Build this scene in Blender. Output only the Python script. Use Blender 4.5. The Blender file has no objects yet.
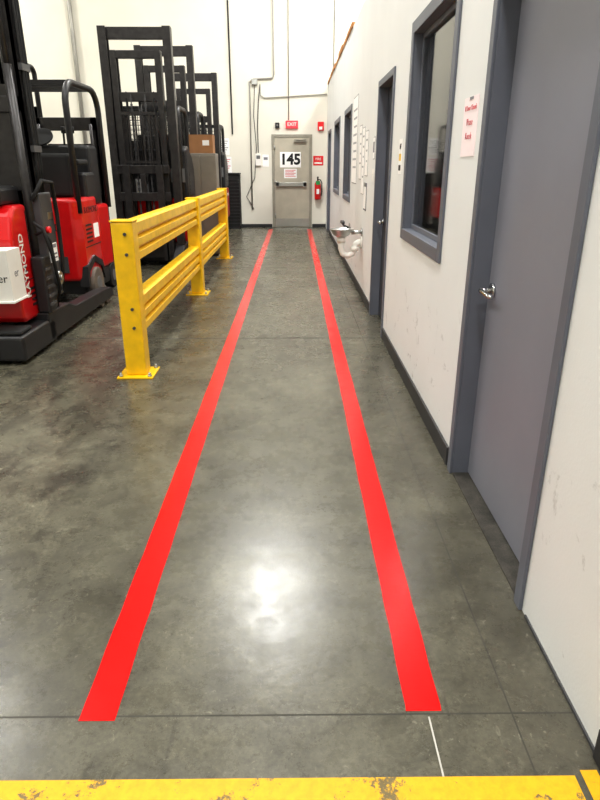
import bpy, bmesh, math, random
from mathutils import Vector, Matrix
random.seed(7)
COL = bpy.context.scene.collection
R = math.radians

# ------------------------------------------------------------------ materials
def srgb(r, g, b):
    f = lambda v: (v/255/12.92) if v/255 <= .04045 else ((v/255+.055)/1.055)**2.4
    return (f(r), f(g), f(b))
def mat(name, rgb, rough=.5, metal=0, var=.08, scale=6, bump=0, bscale=60, emit=0, spec=.5, coat=0):
    m = bpy.data.materials.new(name); m.use_nodes = True
    nt = m.node_tree; N = nt.nodes; L = nt.links
    b = N['Principled BSDF']; c = srgb(*rgb)
    tc = N.new('ShaderNodeTexCoord')
    n = N.new('ShaderNodeTexNoise'); n.inputs['Scale'].default_value = scale; n.inputs['Detail'].default_value = 5
    L.new(tc.outputs['Object'], n.inputs['Vector'])
    cr = N.new('ShaderNodeValToRGB')
    cr.color_ramp.elements[0].position = .3; cr.color_ramp.elements[1].position = .7
    cr.color_ramp.elements[0].color = (*[v*(1-var) for v in c], 1)
    cr.color_ramp.elements[1].color = (*[min(1, v*(1+var)) for v in c], 1)
    L.new(n.outputs['Fac'], cr.inputs['Fac']); L.new(cr.outputs['Color'], b.inputs['Base Color'])
    b.inputs['Roughness'].default_value = rough; b.inputs['Metallic'].default_value = metal
    b.inputs['Specular IOR Level'].default_value = spec
    b.inputs['Coat Weight'].default_value = coat
    if emit:
        b.inputs['Emission Color'].default_value = (*c, 1); b.inputs['Emission Strength'].default_value = emit
    if bump:
        n2 = N.new('ShaderNodeTexNoise'); n2.inputs['Scale'].default_value = bscale; n2.inputs['Detail'].default_value = 4
        L.new(tc.outputs['Object'], n2.inputs['Vector'])
        bp = N.new('ShaderNodeBump'); bp.inputs['Strength'].default_value = bump; bp.inputs['Distance'].default_value = .01
        L.new(n2.outputs['Fac'], bp.inputs['Height']); L.new(bp.outputs['Normal'], b.inputs['Normal'])
    return m

M = {}
M['back'] = mat('cream warehouse wall', (230, 227, 215), .75, var=.04, scale=1.2, bump=.08, bscale=40)
M['inner'] = mat('office interior wall', (186, 182, 172), .8)
M['ceil'] = mat('ceiling deck', (190, 188, 180), .8)
M['slate'] = mat('slate painted steel frame', (103, 107, 118), .45, var=.05)
M['door'] = mat('grey painted door', (132, 134, 145), .45, var=.04, scale=3)
M['doordk'] = mat('dark slate door', (52, 56, 66), .5)
M['doorbk'] = mat('worn beige steel door', (182, 176, 160), .5, var=.09, scale=4)
M['framebk'] = mat('beige steel frame', (150, 146, 134), .5)
M['base'] = mat('charcoal vinyl base', (46, 46, 48), .5)
M['chrome'] = mat('brushed chrome', (200, 200, 200), .2, 1, var=.05)
M['steel'] = mat('stainless steel', (186, 188, 186), .35, 1, var=.08)
M['yellow'] = mat('safety yellow paint', (244, 196, 8), .4, var=.12, scale=11, coat=.2)
M['red'] = mat('red truck paint', (206, 14, 20), .3, var=.08, coat=.5)
M['redsign'] = mat('red sign', (224, 30, 38), .4)
M['black'] = mat('black painted steel', (34, 34, 36), .42, var=.2, scale=9)
M['mast'] = mat('dark mast steel', (52, 50, 50), .36, .3, var=.3, scale=14)
M['rubber'] = mat('black rubber', (24, 24, 24), .8)
M['poly'] = mat('worn polyurethane wheel', (108, 98, 88), .6, var=.2)
M['grey'] = mat('grey plastic', (110, 110, 110), .5)
M['dgrey'] = mat('dark grey steel', (70, 70, 72), .5)
M['cab'] = mat('warm grey cabinet', (128, 122, 112), .5)
M['white'] = mat('white plastic', (238, 237, 232), .4, var=.03)
M['carton'] = mat('white carton board', (222, 220, 214), .8, var=.04)
M['paper'] = mat('white paper', (248, 248, 247), .8, var=.02)
M['pinkpaper'] = mat('pinkish white paper', (250, 236, 238), .8, var=.02)
M['inkred'] = mat('red ink', (212, 76, 90), .7)
M['inkblack'] = mat('black ink', (25, 25, 28), .6)
M['inkgrey'] = mat('grey ink', (132, 132, 138), .7)
M['inkpale'] = mat('pale grey print', (176, 177, 182), .7)
M['card'] = mat('cardboard', (162, 118, 80), .85, var=.1)
M['wood'] = mat('raw lumber', (180, 126, 74), .8, var=.25, scale=14)
M['conduit'] = mat('galvanised conduit', (160, 158, 152), .45, .4)
M['green'] = mat('green tag', (40, 150, 80), .6)
M['exit'] = mat('lit exit sign', (225, 60, 70), .4, emit=.7)
M['wline'] = mat('worn white floor paint', (190, 188, 180), .6, var=.2)

def mixn(nt, kind, fac, a, bb):
    x = nt.nodes.new('ShaderNodeMix'); x.data_type = 'RGBA'; x.blend_type = kind
    if isinstance(fac, float): x.inputs[0].default_value = fac
    else: nt.links.new(fac, x.inputs[0])
    for s, v in ((6, a), (7, bb)):
        if isinstance(v, tuple): x.inputs[s].default_value = (*v, 1)
        else: nt.links.new(v, x.inputs[s])
    return x.outputs[2]
def rampn(nt, src, a, ca, z, cz):
    c = nt.nodes.new('ShaderNodeValToRGB'); e = c.color_ramp.elements
    e[0].position = a; e[0].color = (*ca, 1); e[1].position = z; e[1].color = (*cz, 1)
    nt.links.new(src, c.inputs['Fac']); return c.outputs['Color']
def noisen(nt, s, d=6, r=.6, vec=None, dist=0):
    n = nt.nodes.new('ShaderNodeTexNoise'); n.inputs['Scale'].default_value = s; n.inputs['Detail'].default_value = d
    n.inputs['Roughness'].default_value = r; n.inputs['Distortion'].default_value = dist
    if vec: nt.links.new(vec, n.inputs['Vector'])
    return n.outputs['Fac']
def mathn(nt, op, a, b):
    m = nt.nodes.new('ShaderNodeMath'); m.operation = op
    for i, v in enumerate((a, b)):
        if isinstance(v, (int, float)): m.inputs[i].default_value = v
        else: nt.links.new(v, m.inputs[i])
    return m.outputs[0]
def mapn(nt, vec, scale, rot=0):
    mp = nt.nodes.new('ShaderNodeMapping'); mp.inputs['Scale'].default_value = scale; mp.inputs['Rotation'].default_value = (0, 0, rot)
    nt.links.new(vec, mp.inputs['Vector']); return mp.outputs['Vector']

def tape_mat():
    m = bpy.data.materials.new('red floor tape'); m.use_nodes = True
    nt = m.node_tree; N = nt.nodes; L = nt.links; b = N['Principled BSDF']
    tc = N.new('ShaderNodeTexCoord')
    L.new(rampn(nt, noisen(nt, 12, 7, .75, tc.outputs['Object']), .32, (.66, .0, .0), .68, (.98, .002, .002)), b.inputs['Base Color'])
    b.inputs['Roughness'].default_value = .17; b.inputs['Specular IOR Level'].default_value = .6
    bp = N.new('ShaderNodeBump'); bp.inputs['Strength'].default_value = .12; bp.inputs['Distance'].default_value = .003
    L.new(noisen(nt, 260, 3, .6, tc.outputs['Object']), bp.inputs['Height']); L.new(bp.outputs['Normal'], b.inputs['Normal'])
    return m
M['tape'] = tape_mat()
def glass_mat():
    m = bpy.data.materials.new('office window glass'); m.use_nodes = True
    nt = m.node_tree; N = nt.nodes; L = nt.links
    for n in list(N):
        if n.type == 'BSDF_PRINCIPLED': N.remove(n)
    out = [n for n in N if n.type == 'OUTPUT_MATERIAL'][0]
    tr = N.new('ShaderNodeBsdfTransparent'); tr.inputs[0].default_value = (.72, .75, .75, 1)
    gl = N.new('ShaderNodeBsdfGlossy'); gl.inputs['Roughness'].default_value = .05; gl.inputs[0].default_value = (.97, .97, .97, 1)
    fr = N.new('ShaderNodeFresnel'); fr.inputs[0].default_value = 1.8
    mx = N.new('ShaderNodeMixShader'); L.new(fr.outputs[0], mx.inputs[0]); L.new(tr.outputs[0], mx.inputs[1]); L.new(gl.outputs[0], mx.inputs[2])
    L.new(mx.outputs[0], out.inputs[0]); return m
M['glass'] = glass_mat()
def wall_mat():
    m = mat('painted wall', (229, 231, 231), .62, var=.02, scale=2, bump=.05, bscale=90)
    nt = m.node_tree; N = nt.nodes; L = nt.links; b = N['Principled BSDF']
    src = b.inputs['Base Color'].links[0].from_socket
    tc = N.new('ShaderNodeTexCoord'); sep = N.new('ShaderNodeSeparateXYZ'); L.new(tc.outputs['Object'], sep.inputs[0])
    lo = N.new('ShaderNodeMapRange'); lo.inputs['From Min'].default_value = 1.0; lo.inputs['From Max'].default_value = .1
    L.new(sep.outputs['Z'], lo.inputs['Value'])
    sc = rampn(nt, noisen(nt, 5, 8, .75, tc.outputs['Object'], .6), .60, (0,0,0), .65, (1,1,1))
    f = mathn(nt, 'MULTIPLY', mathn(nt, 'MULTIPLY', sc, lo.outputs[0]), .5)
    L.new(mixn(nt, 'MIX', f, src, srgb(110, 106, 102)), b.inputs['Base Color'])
    return m
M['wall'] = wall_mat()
def yellow_paint():
    m = bpy.data.materials.new('worn yellow floor paint'); m.use_nodes = True
    nt = m.node_tree; N = nt.nodes; L = nt.links; b = N['Principled BSDF']
    tc = N.new('ShaderNodeTexCoord')
    c1 = rampn(nt, noisen(nt, 7, 10, .82, tc.outputs['Object']), .415, srgb(118, 104, 66), .44, srgb(236, 180, 8))
    c2 = rampn(nt, noisen(nt, 40, 5, .7, tc.outputs['Object']), .3, (.82, .78, .66), .6, (1, 1, 1))
    L.new(mixn(nt, 'MULTIPLY', 1.0, c1, c2), b.inputs['Base Color'])
    b.inputs['Roughness'].default_value = .5
    return m
M['ypaint'] = yellow_paint()

def floor_mat():
    m = bpy.data.materials.new('polished concrete'); m.use_nodes = True
    nt = m.node_tree; N = nt.nodes; L = nt.links; b = N['Principled BSDF']
    tc = N.new('ShaderNodeTexCoord'); sep = N.new('ShaderNodeSeparateXYZ'); O = tc.outputs['Object']
    L.new(O, sep.inputs[0])
    c = rampn(nt, noisen(nt, 1.1, 9, .66, O, .8), .34, srgb(82, 79, 68), .66, srgb(117, 114, 100))
    c = mixn(nt, 'MULTIPLY', 1.0, c, rampn(nt, noisen(nt, 5, 11, .8, O, .8), .36, (.64, .635, .61), .64, (1.17, 1.17, 1.14)))
    c = mixn(nt, 'MULTIPLY', 1.0, c, rampn(nt, noisen(nt, 60, 6, .8, O), .34, (.66, .66, .65), .66, (1.24, 1.24, 1.22)))
    st = rampn(nt, noisen(nt, 3.2, 12, .82, mapn(nt, O, (1.5, .9, 1), .5), .3), .46, (0,0,0), .58, (1,1,1))
    mr = N.new('ShaderNodeMapRange'); mr.inputs['From Min'].default_value = -.6; mr.inputs['From Max'].default_value = -1.1
    mr.inputs['To Min'].default_value = .15; mr.inputs['To Max'].default_value = .66
    L.new(sep.outputs['X'], mr.inputs['Value'])
    c = mixn(nt, 'MIX', mathn(nt, 'MULTIPLY', st, mr.outputs[0]), c, srgb(48, 45, 40))
    sk = rampn(nt, noisen(nt, 2.4, 5, .6, mapn(nt, O, (7, .45, 1), .12), .5), .62, (0,0,0), .68, (1,1,1))
    c = mixn(nt, 'MIX', mathn(nt, 'MULTIPLY', sk, .28), c, srgb(50, 47, 42))
    sk2 = rampn(nt, noisen(nt, 9, 4, .7, mapn(nt, O, (5, .7, 1), -.7), 2.0), .66, (0,0,0), .70, (1,1,1))
    c = mixn(nt, 'MIX', mathn(nt, 'MULTIPLY', sk2, .22), c, srgb(160, 155, 138))
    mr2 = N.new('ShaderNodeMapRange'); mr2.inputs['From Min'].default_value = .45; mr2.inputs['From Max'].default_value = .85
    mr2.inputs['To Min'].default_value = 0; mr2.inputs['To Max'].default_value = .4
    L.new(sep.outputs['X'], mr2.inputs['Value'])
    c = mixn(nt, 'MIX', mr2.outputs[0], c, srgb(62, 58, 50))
    vo = rampn(nt, noisen(nt, 30, 4, .65, O, 1.8), .64, (0,0,0), .68, (1,1,1))
    c = mixn(nt, 'MIX', mathn(nt, 'MULTIPLY', vo, .4), c, srgb(165, 160, 142))
    prev = None
    for ax, pos, w in (('Y', 1.30, .003), ('Y', 5.41, .011), ('Y', 9.5, .012), ('Y', 13.6, .012), ('X', .635, .0025), ('X', -3.4, .006)):
        o_ = N.new('ShaderNodeMath'); o_.operation = 'COMPARE'; o_.inputs[1].default_value = pos; o_.inputs[2].default_value = w
        L.new(sep.outputs[ax], o_.inputs[0])
        prev = o_.outputs[0] if prev is None else mathn(nt, 'MAXIMUM', prev, o_.outputs[0])
    c = mixn(nt, 'MIX', mathn(nt, 'MULTIPLY', prev, .7), c, srgb(34, 32, 28))
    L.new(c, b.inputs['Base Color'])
    rr = N.new('ShaderNodeMapRange'); rr.inputs['From Min'].default_value = .3; rr.inputs['From Max'].default_value = .7
    rr.inputs['To Min'].default_value = .21; rr.inputs['To Max'].default_value = .35
    L.new(noisen(nt, 6, 10, .8, O), rr.inputs['Value'])
    L.new(mathn(nt, 'MAXIMUM', rr.outputs[0], mathn(nt, 'MULTIPLY', prev, .7)), b.inputs['Roughness'])
    b.inputs['Specular IOR Level'].default_value = .58
    bp = N.new('ShaderNodeBump'); bp.inputs['Strength'].default_value = .06; bp.inputs['Distance'].default_value = .01
    L.new(noisen(nt, 30, 5, .65, O), bp.inputs['Height']); L.new(bp.outputs['Normal'], b.inputs['Normal'])
    return m
M['floor'] = floor_mat()
def carpet():
    m = mat('grey carpet tile', (74, 72, 68), .95, bump=.8, bscale=300)
    nt = m.node_tree; N = nt.nodes; L = nt.links
    tc = N.new('ShaderNodeTexCoord'); O = tc.outputs['Object']
    c = rampn(nt, noisen(nt, 14, 4, .7, O), .35, srgb(60, 58, 53), .65, srgb(88, 84, 77))
    L.new(mixn(nt, 'MULTIPLY', 1.0, c, rampn(nt, noisen(nt, 200, 3, .6, O), .3, (.6,.6,.6), .7, (1.25,1.25,1.25))), N['Principled BSDF'].inputs['Base Color'])
    return m
M['carpet'] = carpet()

# ------------------------------------------------------------------ mesh tools
class MB:
    def __init__(s): s.bm = bmesh.new()
    def box(s, x0, x1, y0, y1, z0, z1):
        v = [s.bm.verts.new(p) for p in ((x0,y0,z0),(x1,y0,z0),(x1,y1,z0),(x0,y1,z0),(x0,y0,z1),(x1,y0,z1),(x1,y1,z1),(x0,y1,z1))]
        for f in ((0,3,2,1),(4,5,6,7),(0,1,5,4),(1,2,6,5),(2,3,7,6),(3,0,4,7)): s.bm.faces.new([v[i] for i in f])
        return s
    def cyl(s, a, b, r, n=16, r2=None):
        a = Vector(a); b = Vector(b); d = (b-a).normalized(); r2 = r if r2 is None else r2
        u = d.orthogonal().normalized(); w = d.cross(u)
        A = []; B = []
        for i in range(n):
            t = 2*math.pi*i/n; o = u*math.cos(t)+w*math.sin(t)
            A.append(s.bm.verts.new(a+o*r)); B.append(s.bm.verts.new(b+o*r2))
        for i in range(n):
            f = s.bm.faces.new([A[i], A[(i+1)%n], B[(i+1)%n], B[i]]); f.smooth = True
        s.bm.faces.new(A[::-1]); s.bm.faces.new(B)
        return s
    def tube(s, pts, r, n=10):
        P = [Vector(p) for p in pts]; rings = []
        ref = None
        for i, p in enumerate(P):
            d = (P[min(i+1, len(P)-1)]-P[max(i-1, 0)]).normalized()
            if ref is None: u = d.orthogonal().normalized()
            else:
                u = ref - d*ref.dot(d); u.normalize()
            ref = u; w = d.cross(u)
            rings.append([s.bm.verts.new(p+(u*math.cos(2*math.pi*k/n)+w*math.sin(2*math.pi*k/n))*r) for k in range(n)])
        for a, b in zip(rings, rings[1:]):
            for k in range(n):
                f = s.bm.faces.new([a[k], a[(k+1)%n], b[(k+1)%n], b[k]]); f.smooth = True
        s.bm.faces.new(rings[0][::-1]); s.bm.faces.new(rings[-1])
        return s
    def prism(s, pts, axis, a, b):
        def mk(p, t):
            if axis == 'x': return (t, p[0], p[1])
            if axis == 'y': return (p[0], t, p[1])
            return (p[0], p[1], t)
        A = [s.bm.verts.new(mk(p, a)) for p in pts]; B = [s.bm.verts.new(mk(p, b)) for p in pts]
        n = len(pts)
        for i in range(n): s.bm.faces.new([A[i], A[(i+1)%n], B[(i+1)%n], B[i]])
        s.bm.faces.new(A[::-1]); s.bm.faces.new(B)
        return s
    def lathe(s, prof, c, n=24):
        rings = []
        for r, z in prof:
            rings.append([s.bm.verts.new((c[0]+r*math.cos(2*math.pi*k/n), c[1]+r*math.sin(2*math.pi*k/n), c[2]+z)) for k in range(n)])
        for a, b in zip(rings, rings[1:]):
            for k in range(n):
                f = s.bm.faces.new([a[k], a[(k+1)%n], b[(k+1)%n], b[k]]); f.smooth = True
        s.bm.faces.new(rings[0][::-1]); s.bm.faces.new(rings[-1])
        return s
    def build(s, name, m, parent=None, bevel=0, seg=2):
        bmesh.ops.recalc_face_normals(s.bm, faces=s.bm.faces)
        me = bpy.data.meshes.new(name); s.bm.to_mesh(me); s.bm.free()
        me.materials.append(M[m] if isinstance(m, str) else m)
        o = bpy.data.objects.new(name, me); COL.objects.link(o); o.parent = parent
        if bevel:
            b = o.modifiers.new('bevel', 'BEVEL'); b.width = bevel; b.segments = seg; b.limit_method = 'ANGLE'; b.angle_limit = R(40)
        return o
def box(name, m, dims, parent=None, bevel=0, seg=2): return MB().box(*dims).build(name, m, parent, bevel, seg)
def tag(o, label=None, cat=None, group=None, kind=None):
    for k, v in (('label', label), ('category', cat), ('group', group), ('kind', kind)):
        if v: o[k] = v
    return o
def thing(name, label, cat, loc=(0,0,0), rz=0, group=None):
    o = bpy.data.objects.new(name, None); COL.objects.link(o); o.location = loc; o.rotation_euler = (0,0,rz)
    o.empty_display_size = .1
    return tag(o, label, cat, group)
def struct(o): o['kind'] = 'structure'; return o
def sroot(name, loc=(0,0,0)):
    o = bpy.data.objects.new(name, None); COL.objects.link(o); o.location = loc; o['kind'] = 'structure'; return o
def text(body, size, origin, xd, yd, m, parent=None, name='lettering', bold=0):
    cu = bpy.data.curves.new(name, 'FONT'); cu.body = body; cu.size = size; cu.align_x = 'CENTER'; cu.align_y = 'CENTER'
    cu.extrude = .0006; cu.offset = bold; cu.resolution_u = 3
    to = bpy.data.objects.new('t', cu); COL.objects.link(to)
    bpy.context.view_layer.update()
    me = bpy.data.meshes.new_from_object(to); bpy.data.objects.remove(to)
    xd = Vector(xd); yd = Vector(yd); n = xd.cross(yd)
    mt = Matrix(((xd.x, yd.x, n.x, origin[0]), (xd.y, yd.y, n.y, origin[1]), (xd.z, yd.z, n.z, origin[2]), (0,0,0,1)))
    me.transform(mt); me.materials.clear(); me.materials.append(M[m]); me.name = name
    o = bpy.data.objects.new(name, me); COL.objects.link(o); o.parent = parent
    return o
def copy_tree(o, parent=None):
    c = o.copy(); COL.objects.link(c)
    if parent: c.parent = parent
    for ch in list(o.children): copy_tree(ch, c)
    return c

WX = .82      # face of the office wall
YB = 16.1     # face of the back wall
# ------------------------------------------------------------------ shell
struct(box('floor', 'floor', (-9, 6, -6, 16.5, -.2, 0)))
struct(box('wall_back', 'back', (-9.2, 6, YB, YB+.2, 0, 8.2)))
struct(box('wall_left', 'back', (-9.2, -9, -6, YB, 0, 8.2)))
struct(box('wall_front', 'back', (-9.2, 6, -6.2, -6, 0, 8.2)))
struct(box('ceiling', 'ceil', (-9.2, 6, -6.2, 16.3, 8.2, 8.4)))
struct(box('wall_far_right', 'back', (5.8, 6, -6, YB, 3.27, 8.2)))
H = 3.2
ops = [(1.76, 2.80, 0, 2.21), (3.44, 4.66, 1.03, 2.35), (5.44, 6.36, 0, 2.21), (9.3, 10.45, 1.03, 2.25), (11.6, 13.0, 1.03, 2.25), (14.3, 15.3, 0, 2.21)]
w = MB(); y = -6
for a, b, z0, z1 in ops:
    w.box(WX, WX+.16, y, a, 0, H)
    w.box(WX, WX+.16, a, b, z1, H)
    if z0: w.box(WX, WX+.16, a, b, 0, z0)
    y = b
w.box(WX, WX+.16, y, YB, 0, H)
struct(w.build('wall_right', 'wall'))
struct(box('ceiling_office', 'wall', (WX, 6, -6, YB, H, H+.06)))
struct(box('wall_office', 'inner', (3.6, 3.7, -6, YB, 0, H)))
struct(box('wall_office_partition', 'inner', (WX+.16, 3.6, 8.6, 8.7, 0, H)))
struct(box('wall_office_near', 'inner', (WX+.16, 3.6, 3.1, 3.2, 0, H)))
bb = MB()
for a, b in ((-6, 1.16), (2.86, 5.38), (6.42, 14.24)): bb.box(WX-.014, WX, a, b, 0, .105)
struct(bb.build('baseboard_right', 'base', None, .004))
struct(box('dark_gap_strip', 'dgrey', (WX-.006, WX, 1.16, 1.70, 0, .012)))  # dark strip put in for the dark gap at the wall foot
bb = MB(); bb.box(-9, -.56, YB-.014, YB, 0, .08).box(.47, WX, YB-.014, YB, 0, .08)
struct(bb.build('baseboard_back', 'base'))
struct(box('floor_threshold', 'carpet', (WX+.002, WX+.16, 1.79, 2.77, 0, .006)))

def casing(y0, y1, z0, z1, bottom, x0=WX-.014, x1=WX+.15, fw=.055, inn=.03):
    f = MB()
    A, B, C, D = y0-fw+inn, y1+fw-inn, (z0-fw+inn if bottom else 0), z1+fw-inn
    f.box(x0, WX-.0005, A, y0+inn, C, D); f.box(x0, WX-.0005, y1-inn, B, C, D)
    f.box(x0, WX-.0005, y0+inn, y1-inn, z1-inn, D)
    if bottom: f.box(x0, WX-.0005, y0+inn, y1-inn, C, z0+inn)
    f.box(WX-.0005, x1, y0+.001, y0+inn, z0 if not bottom else z0+.001, z1-.001); f.box(WX-.0005, x1, y1-inn, y1-.001, z0 if not bottom else z0+.001, z1-.001)
    f.box(WX-.0005, x1, y0+inn, y1-inn, z1-inn, z1-.001)
    if bottom: f.box(WX-.0005, x1, y0+inn, y1-inn, z0+.001, z0+inn)
    return f
def door(n, i, slabmat):
    y0, y1, z0, z1 = ops[i]
    d = sroot(n, (WX, (y0+y1)/2, 0)); off = Vector((-WX, -(y0+y1)/2, 0))
    def fin(b_, name, m, bev=0):
        bmesh.ops.translate(b_.bm, verts=b_.bm.verts, vec=off); return b_.build(name, m, d, bev)
    fin(casing(y0, y1, z0, z1, False), 'door_frame', 'slate', .003)
    fin(MB().box(WX+.08, WX+.125, y0+.032, y1-.032, .012, z1-.032), 'door_slab', slabmat, .002)
    fin(MB().box(WX+.125, WX+.145, y0+.03, y1-.03, .007, z1-.03), 'door_stop', 'slate')
    h = MB(); hy = y1-.10; hz = .97; hx = WX+.08
    h.cyl((hx, hy, hz), (hx-.012, hy, hz), .034, 24)
    h.cyl((hx-.01, hy, hz), (hx-.062, hy, hz), .012, 16)
    h.tube([(hx-.055, hy+.008, hz), (hx-.058, hy-.02, hz+.002), (hx-.058, hy-.07, hz+.001), (hx-.053, hy-.115, hz-.004), (hx-.04, hy-.125, hz-.005)], .0105, 12)
    fin(h, 'door_handle', 'chrome')
    for z in (.25, 1.1, 1.95): fin(MB().cyl((hx-.006, y0+.033, z-.05), (hx-.006, y0+.033, z+.05), .008, 12), 'hinge', 'chrome')
    return d
door('door_1', 0, 'door'); door('door_2', 2, 'doordk'); door('door_3', 5, 'doordk')
def window(n, i):
    y0, y1, z0, z1 = ops[i]
    d = sroot(n, (WX, (y0+y1)/2, 0)); off = Vector((-WX, -(y0+y1)/2, 0))
    f = casing(y0, y1, z0, z1, True, fw=.075); bmesh.ops.translate(f.bm, verts=f.bm.verts, vec=off); f.build('window_frame', 'slate', d, .004)
    a, b, c, e = y0+.03, y1-.03, z0+.03, z1-.03
    s = MB(); w_ = .035
    for q in ((a, a+w_, c, e), (b-w_, b, c, e), (a+w_, b-w_, c, c+w_), (a+w_, b-w_, e-w_, e)): s.box(WX+.05, WX+.10, *q)
    bmesh.ops.translate(s.bm, verts=s.bm.verts, vec=off); s.build('window_stop', 'slate', d, .003)
    g = MB().box(WX+.060, WX+.066, a+w_-.005, b-w_+.005, c+w_-.005, e-w_+.005)
    bmesh.ops.translate(g.bm, verts=g.bm.verts, vec=off); g.build('window_pane', 'glass', d)
window('window_1', 1); window('window_2', 3); window('window_3', 4)

# back door 145
d = sroot('door_4', (-.045, YB, 0))
f = MB(); f.box(-.5, -.43, -.03, 0, 0, 2.2).box(.43, .5, -.03, 0, 0, 2.2).box(-.43, .43, -.03, 0, 2.13, 2.2); f.build('door_frame', 'framebk', d, .004)
MB().box(-.428, .428, -.018, 0, .01, 2.128).build('door_slab', 'doorbk', d, .002)
MB().box(-.428, .428, -.024, -.018, .02, .22).build('kick_plate', 'steel', d)
f = MB(); f.box(-.4, .36, -.075, -.045, 1.0, 1.09).box(-.4, -.33, -.075, -.018, .98, 1.11).box(.28, .36, -.075, -.018, .98, 1.11); f.build('panic_bar', 'steel', d, .004)
f = MB(); f.box(.05, .35, -.08, -.018, 2.02, 2.09).box(.1, .3, -.1, -.08, 2.06, 2.08); f.build('door_closer', 'framebk', d, .004)
for z in (.3, 1.1, 1.9): MB().cyl((-.43, -.036, z-.05), (-.43, -.036, z+.05), .012, 10).build('hinge', 'steel', d)
X3 = (1,0,0); Z3 = (0,0,1)
s = thing('number_sign', 'white sign with large black number 145 on the beige steel door', 'sign', (-.085, YB-.018, 1.62))
box('plate', 'paper', (-.26, .26, -.006, 0, -.18, .18), s, .002)
text('145', .34, (0, -.007, 0), X3, Z3, 'inkblack', s, bold=.012)
s = thing('small_notice', 'small white printed notice below the 145 sign', 'notice', (-.085, YB-.018, 1.3))
box('sheet', 'paper', (-.16, .16, -.003, 0, -.11, .11), s)
b_ = MB()
for k in range(5): b_.box(-.13, .13 - .04*(k % 2), -.0045, -.003, .07-.035*k, .083-.035*k)
b_.build('print_lines', 'inkred', s)
s = thing('exit_sign', 'red illuminated exit sign above the steel door', 'exit sign', (-.045, YB, 2.42))
box('housing', 'exit', (-.15, .15, -.06, 0, -.085, .085), s, .006)
text('EXIT', .11, (0, -.061, 0), X3, Z3, 'white', s, bold=.001)
s = thing('sensor_box', 'small black sensor box left of the exit sign', 'sensor', (-.40, YB, 2.40))
box('housing', 'black', (-.05, .05, -.06, 0, -.06, .06), s, .006); MB().cyl((0, -.06, 0), (0, -.075, 0), .025).build('lens', 'grey', s)
s = thing('fire_alarm', 'red fire alarm strobe on the back wall beside the corner', 'fire alarm', (.66, YB, 2.38))
box('housing', 'redsign', (-.075, .075, -.06, 0, -.10, .10), s, .01); box('strobe_lens', 'white', (-.04, .04, -.085, -.06, -.08, -.01), s, .006)
s = thing('fire_sign', 'red fire extinguisher sign above the extinguisher', 'sign', (.61, YB, 1.60))
box('plate', 'redsign', (-.125, .125, -.006, 0, -.11, .11), s, .002)
text('FIRE', .08, (0, -.007, .035), X3, Z3, 'white', s, bold=.001); box('white_band', 'white', (-.095, .095, -.008, -.006, -.075, -.035), s)
e = thing('fire_extinguisher', 'red fire extinguisher hanging on the wall right of the steel door', 'fire extinguisher', (.60, YB-.1, .68))
MB().lathe([(.02, 0), (.075, .01), (.08, .03), (.08, .36), (.065, .41), (.03, .44), (.02, .46)], (0,0,0)).build('cylinder', 'red', e)
MB().cyl((0,0,.44), (0,0,.55), .022).box(-.015, .015, -.09, .02, .5, .515).box(-.015, .015, -.09, .02, .53, .545).build('valve_handle', 'black', e)
MB().tube([(.02,0,.48), (.07,-.02,.47), (.1,-.03,.4), (.1,-.03,.2), (.09,-.03,.1)], .012).build('hose', 'rubber', e)
box('inspection_tag', 'green', (-.05, .05, -.086, -.082, .36, .45), e); MB().box(-.04, .04, .07, .1, .1, .4).build('wall_bracket', 'steel', e)
box('label_panel', 'paper', (-.035, .035, -.0835, -.080, .14, .26), e)
s = thing('intercom_box', 'white wall box left of the steel door with cable above', 'wall box', (-.88, YB, 1.62))
box('housing', 'white', (-.07, .07, -.05, 0, -.14, .14), s, .008); box('cover', 'grey', (-.045, .045, -.055, -.05, .02, .1), s)
s = thing('wall_card', 'small cream card on wall between white box and door', 'notice', (-.70, YB, 1.60))
box('sheet', 'paper', (-.08, .08, -.004, 0, -.14, .14), s); box('print_lines', 'inkgrey', (-.05, .05, -.006, -.004, .02, .08), s)
for i, (x, z, lb) in enumerate(((-1.74, 1.92, 'upper white notice on back wall beside the narrow mast'), (-1.70, 1.50, 'lower white notice on back wall above the black unit'))):
    s = thing('wall_notice', lb, 'notice', (x, YB, z)); box('sheet', 'paper', (-.15, .15, -.004, 0, -.19, .19), s)
    b_ = MB()
    for k in range(6): b_.box(-.12, .12-.03*(k % 3), -.0055, -.004, .12-.05*k, .135-.05*k)
    b_.build('print_lines', 'inkred' if i else 'inkgrey', s)
def cond(pts, r, m, label, name='wall_conduit'):
    o = MB().tube(pts, r, 10).build(name, m); return tag(o, label, 'pipe' if m != 'rubber' else 'cable')
yc = YB-.03
cond([(-.47, yc, 8.2), (-.47, yc, 3.5), (-.5, yc, 3.42), (-.95, yc, 3.40), (-1.05, yc, 3.35), (-1.06, yc, .45)], .018, 'conduit', 'grey conduit stepping left and running down beside the steel door')
cond([(-.12, yc, 8.2), (-.12, yc, 2.51)], .012, 'conduit', 'straight thin conduit dropping to the exit sign')
cond([(-.80, yc, 3.3), (-.79, yc, 3.05), (-.7, yc, 3.0), (.80, yc, 3.08)], .012, 'conduit', 'thin conduit running across wall above the exit sign')
cond([(.95, yc, 8.2), (.95, yc, 3.28)], .012, 'conduit', 'thin conduit rising above the office roof')
cond([(-1.5, yc, 8.2), (-1.5, yc, 2.2)], .018, 'black', 'black conduit dropping to the notices on the back wall')
cond([(-5.1, YB-.06, 8.2), (-5.1, YB-.06, 0)], .05, 'conduit', 'thick grey downpipe on the back wall behind the forklifts')
cond([(-.88, yc, 1.78), (-.88, yc, 2.4), (-.85, yc, 2.9), (-.80, yc, 3.3)], .01, 'rubber', 'black cable rising from the white wall box', 'wall_cable')
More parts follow.
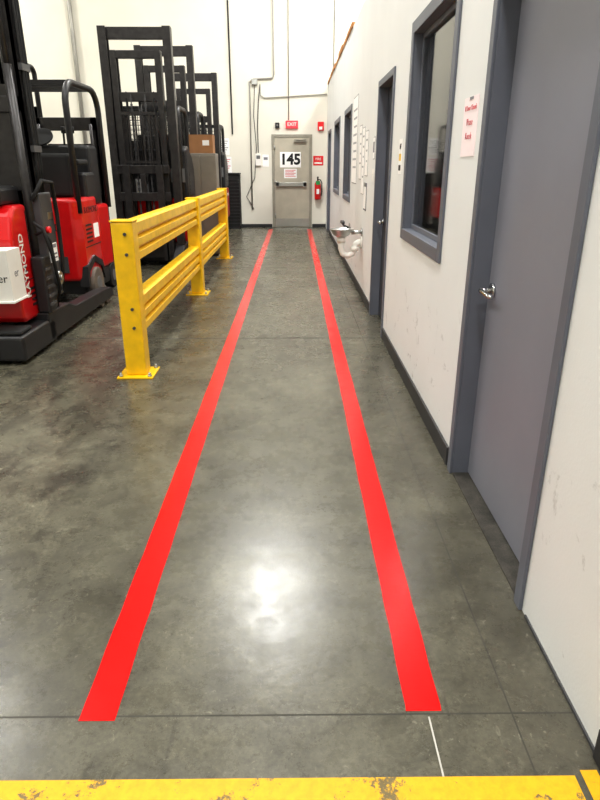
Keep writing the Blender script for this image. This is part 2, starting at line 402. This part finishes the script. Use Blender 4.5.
cond([(-.93, yc, 3.3), (-.97, yc, 2.6), (-.92, yc, 1.9), (-.98, yc, 1.2), (-1.2, yc, .75), (-1.02, yc, .45)], .008, 'rubber', 'black loose cable looping down the wall beside the door', 'wall_cable')
s = thing('junction_box', 'grey junction box on wall at top of the looping cable', 'junction box', (-.93, YB, 3.34)); box('housing', 'conduit', (-.07, .07, -.07, 0, -.06, .06), s, .005)
box('cover_plate', 'steel', (-.06, .06, -.074, -.07, -.05, .05), s)
s = thing('ventilated_tower', 'tall narrow black vented unit standing at the back wall', 'tower unit', (-1.50, YB-.24, 0))
box('body', 'rubber', (-.16, .16, -.16, .2, .04, 1.28), s, .01)
b_ = MB()
for k in range(14): b_.box(-.145, .145, -.17, -.16, .12+.08*k, .14+.08*k)
b_.build('louvre_panel', 'black', s)
box('top_cap', 'black', (-.175, .175, -.18, .2, 1.28, 1.32), s, .008); box('base', 'black', (-.17, .17, -.18, .2, 0, .04), s)

# furniture inside the office, seen through the near window
s = thing('filing_cabinet', 'dark filing cabinet standing inside the office behind the near window', 'cabinet', (1.45, 5.75, 0))
box('body', 'rubber', (-.3, .3, -.24, .24, .03, 1.42), s, .008); box('plinth', 'black', (-.28, .28, -.22, .22, 0, .03), s)
for k in range(4):
    dr = box('drawer', 'black', (-.285, .285, -.26, -.241, .06+.34*k, .37+.34*k), s, .004); box('handle', 'steel', (-.06, .06, -.275, -.26, .26+.34*k, .28+.34*k), dr)

# ------------------------------------------------------------------ floor tape
rnd = random.Random(3)
def tape(name, xc, y0, y1, label):
    b = bmesh.new(); n = 60; L_ = []
    for i in range(n+1):
        t = y0+(y1-y0)*(i/n)**1.6
        j = rnd.uniform(-.0015, .0015)
        L_.append([b.verts.new((xc-.0525+j, t, .0015)), b.verts.new((xc+.0525+j, t, .0015))])
    for p, q in zip(L_, L_[1:]): b.faces.new([p[0], p[1], q[1], q[0]])
    me = bpy.data.meshes.new(name); b.to_mesh(me); b.free(); me.materials.append(M['tape'])
    o = bpy.data.objects.new(name, me); COL.objects.link(o)
    sm = o.modifiers.new('solid', 'SOLIDIFY'); sm.thickness = .0014; sm.offset = -1
    return tag(o, label, 'floor tape', 'red walkway lines')
tape('floor_tape', -.577, 1.285, 15.55, 'red floor stripe nearer the yellow guard rail')
tape('floor_tape', .378, 1.31, 15.55, 'red floor stripe nearer the white office wall')
tag(box('floor_stripe', 'ypaint', (-2.4, .735, .92, 1.105, .0002, .0015)), 'worn yellow painted stripe crossing the floor in front', 'floor marking')
tag(box('floor_stripe', 'ypaint', (.755, .80, .92, 1.12, .0002, .0015)), 'short yellow paint patch against the white wall', 'floor marking')
tag(box('floor_mark', 'wline', (.386, .391, 1.10, 1.29, .0002, .001)), 'thin white chalk line below the end of a red stripe', 'floor marking')

# ------------------------------------------------------------------ guard rail
g = thing('guard_rail', 'yellow steel safety guard rail between the walkway and the forklifts', 'guard rail', (-1.2, 4.4, 0))
PY = [0, 3.1, 6.2]
for k, y in enumerate(PY):
    po = MB().box(-.076, .076, y-.076, y+.076, .014, 1.13).build('post', 'yellow', g, .012)
    MB().box(-.135, .135, y-.135, y+.135, 0, .014).build('base_plate', 'yellow', po, .003)
    for sx in (-1, 1):
        for sy in (-1, 1):
            MB().cyl((sx*.108, y+sy*.108, .014), (sx*.108, y+sy*.108, .045), .010, 8).cyl((sx*.108, y+sy*.108, .014), (sx*.108, y+sy*.108, .026), .018, 6).build('anchor_bolt', 'steel', po)
    for zz in (.38, .52, .91, 1.05):
        MB().cyl((.02, y-.076, zz), (.02, y-.088, zz), .012, 6).build('rail_bolt', 'dgrey', po)
    MB().box(-.081, .081, y-.081, y+.081, 1.13, 1.142).build('cap', 'yellow', po, .004)
def rail_prof(z0, h):
    right = []; n = 3
    seg = h/n
    for i in range(n):
        zb = z0+i*seg
        right += [(.056, zb+seg*.10), (.056, zb+seg*.66), (.014, zb+seg*.80), (.014, zb+seg*.96)] if i < n-1 else [(.056, zb+seg*.10), (.056, zb+seg*.86)]
    right = [(.03, z0)] + right + [(.03, z0+h)]
    left = [(x-.075, z) for x, z in right]
    return right + left[::-1]
for a, b in zip(PY, PY[1:]):
    for z0 in (.31, .84):
        MB().prism(rail_prof(z0, .285), 'y', a+.078, b-.078).build('rail', 'yellow', g, .002)
        for yy, sgn in ((a+.0765, 1), (b-.0765, -1)):
            br = MB().box(-.07, .07, min(yy, yy+sgn*.012), max(yy, yy+sgn*.012), z0-.01, z0+.295)
            for zz in (.07, .21): br.cyl((.062, yy+sgn*.012, z0+zz), (.062, yy+sgn*.028, z0+zz), .009, 6)
            br.build('end_bracket', 'yellow', g)

# ------------------------------------------------------------------ forklifts
def hoop(x, y0, y1, z0, z1, r):
    pts = [(x, y0, z0), (x, y0, z1-r)]
    for k in range(1, 7):
        t = math.pi/2*k/6; pts.append((x, y0+r-r*math.cos(t), z1-r+r*math.sin(t)))
    for k in range(0, 7):
        t = math.pi/2*k/6; pts.append((x, y1-r+r*math.sin(t), z1-r+r*math.cos(t)))
    pts.append((x, y1, z0)); return pts
def mast(t, hw, h, flen=.95, lift=0.0, heavy=True, bars=6):
    fl = .11 if heavy else .07
    stages = ((0, h, .02, fl), (fl+.04, h-.30, -.03, fl*.75)) + (((fl*1.75+.06, h-1.15, -.06, fl*.5),) if heavy else ())
    for sx in (-1, 1):
        for st, (xo, zt, yo, fw) in enumerate(stages):
            xx = sx*(hw-xo); a, b = sorted((xx, xx-sx*fw)); m_ = MB()
            web = sorted((xx, xx-sx*.022))
            m_.box(web[0], web[1], yo-.07, yo+.07, .12, zt); m_.box(a, b, yo-.07, yo-.045, .12, zt); m_.box(a, b, yo+.045, yo+.07, .12, zt)
            m_.build('mast_upright', 'mast', t)
        MB().cyl((sx*(hw-.06), .13, .2), (sx*(hw-.06), .13, h*.62), .036).cyl((sx*(hw-.06), .13, h*.6), (sx*(hw-.06), .13, h-.08), .020).build('lift_cylinder', 'mast', t)
        c = MB(); cx = sx*.10
        c.box(cx-.008, cx+.008, -.131, -.122, .45, h-.85)
        for k in range(int((h-1.3)/.08)): c.box(cx-.014, cx+.014, -.137, -.116, .5+k*.08, .545+k*.08)
        c.build('lift_chain', 'dgrey', t)
    MB().cyl((0, -.03, .3), (0, -.03, h*.45), .045).cyl((0, -.03, h*.43), (0, -.03, h-.85), .022).build('lift_cylinder', 'mast', t)
    for hx in (-.20, .19):
        MB().tube([(hx, .05, .5), (hx, .05, h-.95), (hx+.01, .02, h-.84), (hx+.02, -.05, h-.82), (hx+.03, -.1, h-.95), (hx+.02, -.11, h*.5), (hx, -.11, .9)], .013, 8).build('hydraulic_hose', 'rubber', t)
    ii = fl+.045
    for z, dz, y0, y1, i_ in ((h, .15, .02, .09, 0), (h*.56, .12, .04, .09, 0), (.34, .2, .02, .09, 0), (h-.30, .10, -.09, -.02, ii), (h-.82, .12, -.09, -.02, ii)):
        MB().box(-hw+i_+.005, hw-i_-.005, y0, y1, z-dz, z).build('mast_crossbar', 'mast', t, .006)
    c = MB(); z = .35+lift; ww = hw-.12
    c.box(-ww, ww, -.2, -.16, z, z+.12); c.box(-ww, ww, -.2, -.16, z+.38, z+.5)
    for x in (-ww+.1, -.05, ww-.18): c.box(x, x+.08, -.2, -.15, z+.12, z+.38)
    co = c.build('fork_carriage', 'mast', t, .006)
    b_ = MB(); bw = ww-.12
    for z_ in (z+.52, z+1.16): b_.box(-bw, bw, -.2, -.165, z_, z_+.04)
    for k in range(bars):
        x = -bw+(2*bw-.022)*k/(bars-1); b_.box(x, x+.022, -.195, -.175, z+.5, z+1.2)
    for k in range(9): b_.box(-bw, bw, -.188, -.184, z+.58+k*.068, z+.584+k*.068)
    for k in range(20): x = -bw+(2*bw)*k/19; b_.box(x-.0015, x+.0015, -.188, -.184, z+.55, z+1.18)
    b_.build('load_backrest', 'mast', co)
    for sx in (-1, 1):
        x = sx*.24; q = -flen
        MB().prism([(-.2, z+.5), (-.235, z+.5), (-.235, z-.24), (-.241, z-.25), (q, z-.275), (q, z-.285), (-.2, z-.295)], 'x', x-.05, x+.05).build('fork', 'mast', t, .004)
def wheel(name, t, c, r, w_, m='poly'):
    x, y, z = c
    o = MB().cyl((x-w_/2, y, z), (x+w_/2, y, z), r, 28).build(name, m, t, .01)
    MB().cyl((x-w_/2-.004, y, z), (x+w_/2+.004, y, z), r*.45, 20).build('hub', 'grey', o)
    return o
def guard(t, hw, y0, y1, z0, z1, r=.2, slats=6):
    for sx in (-1, 1): MB().tube(hoop(sx*(hw-.03), y0, y1, z0, z1, r), .034, 12).build('guard_hoop', 'black', t)
    for k in range(slats):
        y = y0+r+(y1-y0-2*r)*k/(slats-1); box('guard_slat', 'black', (-hw+.03, hw-.03, y-.02, y+.02, z1-.025, z1+.025), t)
def lever(t, x, y, z):
    MB().tube([(x, y, z), (x-.01, y+.02, z+.08), (x-.02, y+.04, z+.16), (x-.022, y+.045, z+.17)], .012).cyl((x-.02, y+.04, z+.13), (x-.024, y+.05, z+.2), .026).build('control_lever', 'rubber', t)
def outrigger(t, hw, Ls, top=.36):
    for sx, L_ in zip((-1, 1), Ls):
        a, b = sorted((sx*hw, sx*(hw-.14)))
        o = MB().prism([(.3, .05), (.3, top), (-.22, top-.02), (-.4, .22), (-L_+.3, .19), (-L_+.05, .17), (-L_, .12), (-L_, .06)] if L_ > .9 else [(.3, .05), (.3, top), (-.1, top-.02), (-L_+.05, .19), (-L_, .12), (-L_, .06)], 'x', a, b).build('outrigger', 'black', t, .012)
        for q in (-L_+.14, -L_+.34): MB().cyl((sx*(hw-.07)-.04, q, .07), (sx*(hw-.07)+.04, q, .07), .07, 20).build('load_wheel', 'poly', o)

# --- nearest truck
A = thing('forklift', 'red and black forklift nearest the camera cut by the left frame edge', 'forklift', (-2.76, 5.45, 0), math.pi)
hw = .60; rb = .53
box('chassis', 'black', (-hw-.02, hw+.02, .15, .85, .03, .24), A, .03, 3)
box('bumper_step', 'rubber', (-hw, hw, .60, .83, .24, .275), A, .015)
bd = MB().prism([(.2, .27), (.52, .27), (.56, .32), (.56, .95), (.50, 1.12), (.42, 1.2), (.2, 1.2)], 'x', -rb, rb).build('power_cover', 'red', A, .03, 3)
MB().box(-rb-.004, -rb+.004, .235, .245, .33, 1.15).box(-rb-.003, -rb+.004, .24, .54, .60, .606).build('panel_seam', 'black', bd)
text('RAYMOND', .105, (-rb-.003, .40, .72), (0,0,1), (0,1,0), 'white', bd, bold=.002)
for k in range(4): box('vent_slot', 'black', (-rb-.004, -rb+.002, .27, .36, .38+k*.045, .40+k*.045), bd)
box('shelf', 'white', (-.60, .5, .561, .84, .50, .516), A, .002)
box('control_console', 'black', (-.46, .46, .12, .5, 1.201, 1.34), A, .03)
lever(A, -.25, .3, 1.34); lever(A, -.05, .3, 1.34)
box('side_equipment', 'dgrey', (-hw-.03, -hw+.05, -.12, .14, .40, 1.28), A, .012)
se = box('pump_housing', 'black', (-hw-.05, -rb-.006, .15, .30, .30, .78), A, .02, 3)
for k in range(5): box('cooling_fin', 'dgrey', (-hw-.058, -hw-.045, .16, .29, .36+k*.075, .385+k*.075), se)
MB().cyl((-hw-.07, .02, .56), (-hw-.03, .02, .56), .06, 20).cyl((-hw-.085, .02, .56), (-hw-.07, .02, .56), .025, 12).build('pump_motor', 'steel', A)
MB().cyl((-hw-.06, .08, .98), (-hw-.03, .08, .98), .028, 16).build('round_knob', 'redsign', A)
wl = MB().box(-hw-.034, -hw-.03, -.08, .1, .70, .86).build('warning_label', 'paper', A)
MB().box(-hw-.036, -hw-.034, -.06, .08, .82, .85).box(-hw-.036, -hw-.034, -.06, .06, .76, .775).box(-hw-.036, -hw-.034, -.06, .03, .73, .74).build('label_print', 'inkgrey', wl)
MB().box(-hw-.034, -hw-.03, -.08, .02, 1.06, 1.12).build('serial_plate', 'steel', A)
MB().tube([(-hw+.02, .18, 1.22), (-hw-.06, .12, 1.38), (-hw-.08, -.04, 1.36), (-hw-.06, -.12, 1.1), (-hw-.05, -.13, .7), (-hw-.02, -.1, .42)], .018).build('power_cable', 'rubber', A)
MB().tube([(-hw+.02, .2, .95), (-hw-.05, .22, .98), (-hw-.07, .15, .9), (-hw-.05, .05, .6), (-hw-.045, .0, .45)], .014).build('hydraulic_line', 'rubber', A)
MB().tube([(-hw+.02, .22, 1.05), (-hw-.06, .24, 1.0), (-hw-.08, .18, .8), (-hw-.08, .1, .5), (-hw-.03, .05, .36)], .014).build('hydraulic_line', 'rubber', A)
for k in range(3):
    MB().tube([(-hw+.01, -.06+.045*k, 1.25), (-hw-.006, -.06+.045*k, 1.5), (-hw-.006, -.06+.045*k, 3.3), (-hw+.03, -.04+.04*k, 3.45)], .013, 8).build('hydraulic_line', 'rubber', A)
for z in (1.6, 2.2, 2.8): MB().box(-hw-.022, -hw+.02, -.09, .07, z, z+.05).build('hose_clamp', 'dgrey', A)
outrigger(A, hw+.02, (1.66, 1.35), .30); mast(A, hw-.01, 3.6, flen=1.2)
box('mast_tie_plate', 'mast', (-hw+.03, hw-.03, .04, .07, 1.3, 2.1), A)
box('carriage_block', 'black', (-.46, .46, -.62, -.26, .07, .2), A, .02)
wheel('drive_wheel', A, (-hw+.25, .45, .14), .135, .1, 'rubber')
bx_ = thing('white_box', 'white box with black print standing on the nearest forklift shelf', 'box', (-2.41, 4.75, .517))
box('carton', 'carton', (-.24, .24, -.12, .12, 0, .38), bx_, .0015)
text('er', .09, (.18, -.121, .17), X3, Z3, 'inkblack', bx_)
text('er', .09, (.241, 0, .2), (0,1,0), Z3, 'inkgrey', bx_)
box('tape_strip', 'paper', (-.24, .24, -.03, .03, .38, .3815), bx_)

# --- counterweight trucks with hooped guard
def counter(label, loc, gz, gy, mh, slats):
    Bt = thing('forklift', label, 'forklift', loc, math.pi); hb = .48
    box('chassis', 'black', (-hb+.02, hb-.02, .25, 1.38, .10, .30), Bt, .03)
    rc = MB().prism([(-hb, .75), (-hb, 1.34), (-hb+.07, 1.44), (hb-.07, 1.44), (hb, 1.34), (hb, .75)], 'z', .26, 1.16).build('counterweight', 'red', Bt, .04, 4)
    box('side_cover', 'red', (-hb+.01, hb-.01, .25, .74, .30, 1.05), Bt, .04, 3)
    MB().box(-hb-.003, hb+.003, .76, 1.32, .62, .632).build('panel_seam', 'black', rc)
    text('RAYMOND', .10, (-hb-.002, 1.0, 1.02), (0,-1,0), (0,0,1), 'inkblack', rc)
    text('RAYMOND', .11, (0, 1.442, .85), (-1,0,0), (0,0,1), 'inkblack', rc)
    MB().box(-hb-.003, -hb, .80, .98, .70, .86).build('warning_label', 'paper', rc)
    for k in range(5): box('vent_slot', 'black', (-hb-.004, -hb+.002, 1.05, 1.25, .67+k*.045, .69+k*.045), rc)
    box('rear_grille', 'dgrey', (-.3, .3, 1.44, 1.45, .36, .54), Bt)
    for sx in (-1, 1):
        wheel('rear_wheel', Bt, (sx*(hb-.02), 1.12, .19), .19, .12, 'poly'); wheel('front_wheel', Bt, (sx*(hb-.06), .34, .16), .16, .11, 'rubber')
        MB().prism([(.80, .2), (.88, .36), (1.12, .45), (1.34, .36), (1.40, .2), (1.44, .2), (1.40, .42), (1.12, .52), (.84, .42), (.74, .2)], 'x', *sorted((sx*(hb-.08), sx*(hb+.02)))).build('wheel_arch', 'black', Bt)
    box('operator_console', 'black', (-.42, .42, .30, .62, 1.05, 1.72), Bt, .04, 3)
    box('display', 'grey', (-.12, .12, .622, .64, 1.48, 1.62), Bt, .01)
    box('side_box', 'black', (-.46, .2, .63, 1.0, 1.06, 1.42), Bt, .03)
    box('back_pad', 'rubber', (-.38, .38, 1.06, 1.20, 1.165, 1.62), Bt, .04, 3)
    box('arm_rest', 'rubber', (-.42, -.28, .7, 1.06, 1.50, 1.56), Bt, .02)
    lever(Bt, -.2, .5, 1.72); lever(Bt, -.1, .5, 1.72)
    MB().cyl((.12, .55, 1.7), (.12, .6, 1.8), .02).cyl((.12, .6, 1.8), (.12, .615, 1.815), .13, 24).build('steering_wheel', 'rubber', Bt)
    guard(Bt, hb+.01, .22, 1.34, 1.0, gz, gy, slats)
    mast(Bt, .38, mh, flen=.42, lift=.1, heavy=False, bars=5)
    MB().lathe([(.01,0),(.05,.01),(.05,.3),(.02,.35)], (.30, 1.28, 1.17)).build('extinguisher', 'red', Bt)
    for q in (0, .05):
        MB().tube([(.36+q, 1.3, 1.1), (.44+q, 1.36, 1.5+q), (.42, 1.32, 1.85+q), (.36-q, 1.2, 2.0), (.3-q, .9, gz-.1)], .02).build('power_cable', 'rubber', Bt)
    return Bt
counter('red forklift with rounded counterweight and black hooped guard', (-2.84, 8.32, 0), 2.32, .24, 2.05, 6)
counter('forklift with high flat roof guard left of the hooped red one', (-4.15, 9.9, 0), 2.78, .10, 2.3, 9)

# --- trucks in a file with tall masts toward the camera
C = thing('forklift', 'black forklift with tallest mesh backed mast behind the first rail bay', 'forklift', (-2.20, 9.6, 0), 0, 'tall mast forklifts parked in a file')
hc = .50
box('chassis', 'black', (-hc, hc, .2, 1.02, .05, .34), C, .03, 3)
box('side_skirt', 'red', (-hc-.06, hc+.06, .30, 1.0, .34, 1.02), C, .05, 3)
MB().prism([(.3, 1.025), (.98, 1.025), (.98, 1.45), (.85, 1.62), (.5, 1.78), (.3, 1.72)], 'x', -hc-.02, hc+.06).build('hood', 'black', C, .03, 3)
vg = box('vent_panel', 'black', (hc+.06, hc+.063, .45, .85, 1.06, 1.40), C)
for k in range(6): box('vent_slot', 'dgrey', (hc+.063, hc+.068, .48, .82, 1.08+k*.052, 1.105+k*.052), vg)
box('display_panel', 'grey', (hc-.24, hc+.02, .27, .3, 1.25, 1.45), C)
box('warning_label', 'paper', (-.3, -.05, .27, .3, 1.1, 1.3), C)
lever(C, .2, .5, 1.76); lever(C, .34, .5, 1.76)
box('seat_back', 'rubber', (-.3, .3, .84, .94, 1.60, 1.95), C, .04, 3)
# wire operator screen between guard posts
b_ = MB()
for k in range(15): x = -hc+.05+(2*hc-.1)*k/14; b_.box(x-.004, x+.004, .285, .293, 1.7, 2.28)
for k in range(9): b_.box(-hc+.05, hc-.05, .283, .295, 1.72+k*.066, 1.73+k*.066)
b_.build('operator_screen', 'black', C)
text('RAYMOND', .09, (hc+.0615, .68, .86), (0,1,0), (0,0,1), 'white', C)
guard(C, hc, .3, .98, .9, 2.3, .15, 5)
outrigger(C, hc+.02, (.48, .48)); mast(C, hc, 3.28, flen=.48, lift=.65)
for sx in (-1, 1): wheel('drive_wheel', C, (sx*(hc-.1), .85, .13), .13, .1, 'rubber')
for (x, y, sz, lb) in ((-2.24, 11.85, 1.04, 'second tall mast forklift partly hidden behind the mesh backed one'), (-2.10, 14.1, 1.0, 'farthest forklift with slim mast beyond the grey cabinet')):
    c = copy_tree(C); c.location = (x, y, 0); c.scale = (1, 1, sz); c['label'] = lb

s = thing('storage_cabinet', 'warm grey metal cabinet with a cardboard box on top', 'cabinet', (-1.56, 10.95, 0))
box('body', 'cab', (-.26, .26, -.18, .2, .05, 1.68), s, .008)
MB().box(-.25, -.003, -.195, -.181, .08, 1.65).build('door', 'cab', s, .003); MB().box(.003, .25, -.195, -.181, .08, 1.65).build('door', 'cab', s, .003)
for sx in (-1, 1): box('handle', 'steel', (*sorted((sx*.02, sx*.04)), -.215, -.195, .85, .97), s)
box('plinth', 'black', (-.25, .25, -.17, .19, 0, .05), s)
s = thing('cardboard_box', 'brown cardboard box on top of the grey cabinet', 'box', (-1.54, 10.95, 1.681))
box('carton', 'card', (-.20, .20, -.15, .15, 0, .28), s, .006); box('packing_tape', 'wood', (-.201, .201, -.025, .025, .286, .288), s)
for sx in (-1, 1): box('flap', 'card', (*sorted((sx*.003, sx*.198)), -.151, .149, .281, .286), s)
box('shipping_label', 'paper', (.03, .14, -.152, -.15, .12, .20), s)

# ------------------------------------------------------------------ things on the office wall
Ym = (0,-1,0)
def sheet(name, label, cat, y, z, wd, ht, m='paper', th=.003, edge=0):
    s = thing(name, label, cat, (WX, y, z))
    if edge: box('backing', 'inkgrey', (-th+.001, 0, -wd/2-edge, wd/2+edge, -ht/2-edge, ht/2+edge), s)
    box('sheet', m, (-th-.001 if edge else -th, 0 if not edge else -th+.001, -wd/2, wd/2, -ht/2, ht/2), s); return s
s = sheet('door_notice', 'white paper with red lettering beside the near grey door', 'notice', 3.055, 1.665, .235, .255, 'pinkpaper')
T = (0, 0, 1.05)
text('If Door Closed', .031, (-.0045, 0, .080), Ym, T, 'inkred', s, bold=-.0006); text('Please', .042, (-.0045, 0, .02), Ym, T, 'inkred', s, bold=-.0010); text('Knock', .042, (-.0045, 0, -.04), Ym, T, 'inkred', s, bold=-.0010)
box('tape_strip', 'inkgrey', (-.0045, -.003, -.03, .03, .115, .1265), s)
s = sheet('room_sign', 'small white room sign between the near window and dark door', 'sign', 4.97, 1.56, .12, .25)
text('147', .05, (-.0045, 0, .07), Ym, Z3, 'inkblack', s, bold=.002); box('yellow_band', 'yellow', (-.0045, -.003, -.045, .045, -.03, .02), s); box('black_band', 'inkblack', (-.0045, -.003, -.045, .045, -.1, -.06), s)
s = thing('light_switch', 'white light switch plate beyond the dark door', 'light switch', (WX, 6.62, 1.40)); box('plate', 'white', (-.006, 0, -.04, .04, -.06, .06), s, .002); box('toggle', 'white', (-.014, -.006, -.008, .008, -.015, .015), s)
s = sheet('wall_notice', 'small cream sheet just beyond the dark office door', 'notice', 6.62, 1.66, .12, .2, edge=.006)
box('print_lines', 'inkgrey', (-.0055, -.004, -.045, .045, -.04, .06), s)
s = sheet('wall_poster', 'tall white poster with faint grey print on the office wall', 'poster', 8.72, 1.80, .62, 1.05, edge=.010)
b_ = MB()
for k in range(8): b_.box(-.0046, -.004, -.24, .24-.04*(k % 3), .36-.10*k, .385-.10*k)
b_.build('print_lines', 'inkpale', s)
for i, (yy, zz, hh, lb) in enumerate(((7.95, 1.64, .60, 'long white sheet pinned next to the tall poster'), (7.62, 1.54, .72, 'longest white sheet in the middle of the pinned papers'),
                          (7.27, 1.62, .46, 'shorter white pinned sheet nearest the dark door'))):
    s = sheet('pinned_paper', lb, 'notice', yy, zz, .26, hh, edge=.007); s['group'] = 'papers pinned on the office wall'
    b_ = MB()
    for k in range(int(hh/.11)-1): b_.box(-.0046, -.004, -.085, .085-.03*(k % 3), hh/2-.10-.11*k, hh/2-.08-.11*k)
    b_.build('print_lines', 'inkpale', s)
s = thing('clipboard', 'dark clipboard hanging below the pinned papers', 'clipboard', (WX, 7.27, 1.16)); box('board', 'slate', (-.006, 0, -.12, .12, -.15, .15), s); box('clip', 'steel', (-.016, -.006, -.04, .04, .12, .15), s); box('sheet', 'paper', (-.008, -.006, -.105, .105, -.13, .11), s)
e = thing('eyewash_station', 'wall mounted eyewash with steel bowl and white drain pipes', 'eyewash station', (WX, 7.45, .78))
MB().lathe([(.02, -.09), (.05, -.088), (.10, -.06), (.135, -.005), (.145, .0), (.145, .008), (.132, .008), (.09, -.045), (.04, -.068), (.01, -.07)], (-.25, 0, 0), 32).build('bowl', 'steel', e)
MB().tube([(0, 0, -.03), (-.06, 0, -.035), (-.13, 0, -.04)], .022).cyl((0,0,-.03), (-.012,0,-.03), .05).build('wall_arm', 'steel', e)
for sy in (-1, 1):
    MB().tube([(-.15, 0, .02), (-.19, sy*.05, .03), (-.23, sy*.06, .05), (-.24, sy*.06, .075)], .011).cyl((-.24, sy*.06, .07), (-.24, sy*.06, .10), .022).build('spray_head', 'dgrey', e)
MB().box(-.17, -.16, -.14, -.04, .0, .08).tube([(-.11, -.02, -.03), (-.165, -.09, .02)], .008).build('push_paddle', 'steel', e)
MB().tube([(-.25, 0, -.09), (-.25, 0, -.22), (-.23, 0, -.285), (-.17, 0, -.31), (-.11, 0, -.285), (-.09, 0, -.22), (-.09, 0, -.20), (-.07, 0, -.17), (-.04, 0, -.155), (-.001, 0, -.155)], .038, 14).build('drain_trap', 'white', e)
for a_, b__, r_ in (((-.25,0,-.09), (-.25,0,-.15), .050), ((-.09,0,-.20), (-.09,0,-.25), .050), ((-.001,0,-.155), (-.02,0,-.155), .075)):
    MB().cyl(a_, b__, r_).build('pipe_nut', 'white', e)
for k in range(7):
    y0 = 9.5+.92*k; o = box('lumber_board', 'wood', (WX-.02+.010*(k % 2), WX+.13, y0, y0+.86, H+.061, H+.12+.015*(k % 3)), None, .004)
    tag(o, 'raw wooden board lying along the top edge of the office wall', 'board', 'boards on the office roof edge')

# ------------------------------------------------------------------ lights
def lamp(x, y, z, e, sx=.9, sy=.5, col=(1, .99, .965)):
    l = bpy.data.lights.new('bay_and_fill', 'AREA'); l.shape = 'RECTANGLE'; l.size = sx; l.size_y = sy; l.energy = e; l.color = col
    o = bpy.data.objects.new('bay_and_fill_light', l); COL.objects.link(o); o.location = (x, y, z)
    return o
K = .66
lamp(-.5, 10.9, 7.6, 760*K, .9, .9)
for x, y, e_ in ((-.45, 4.2, 300), (-.45, -2.2, 300), (-8.4, 13.5, 420), (-5.6, 7.6, 300), (-5.0, 3.2, 260), (-5.0, -2.2, 260), (3.2, 4.2, 280), (3.2, 10.8, 380), (3.0, 13.8, 220), (-.5, .2, 280)):  # unseen ceiling lamps added for soft overall light and a brighter back wall
    lamp(x, y, 7.6, e_*K)
lamp(2.2, 6.2, 2.9, 40, .6, 1.2)       # added lamp inside the office, lightens the room behind the near window
wd = bpy.data.worlds.new('world'); bpy.context.scene.world = wd; wd.use_nodes = True
wd.node_tree.nodes['Background'].inputs[0].default_value = (.9, .88, .82, 1); wd.node_tree.nodes['Background'].inputs[1].default_value = .3

# ------------------------------------------------------------------ camera
cam = bpy.data.cameras.new('camera'); co = bpy.data.objects.new('camera', cam); COL.objects.link(co)
cam.sensor_fit = 'VERTICAL'; cam.sensor_height = 36; cam.lens = 27; cam.clip_start = .05
co.location = (0, 0, 1.5); co.rotation_euler = (R(90-21.39), 0, R(-.55))
bpy.context.scene.camera = co
sc = bpy.context.scene
sc.view_settings.view_transform = 'Standard'; sc.view_settings.look = 'None'; sc.view_settings.exposure = 0; sc.view_settings.gamma = .9
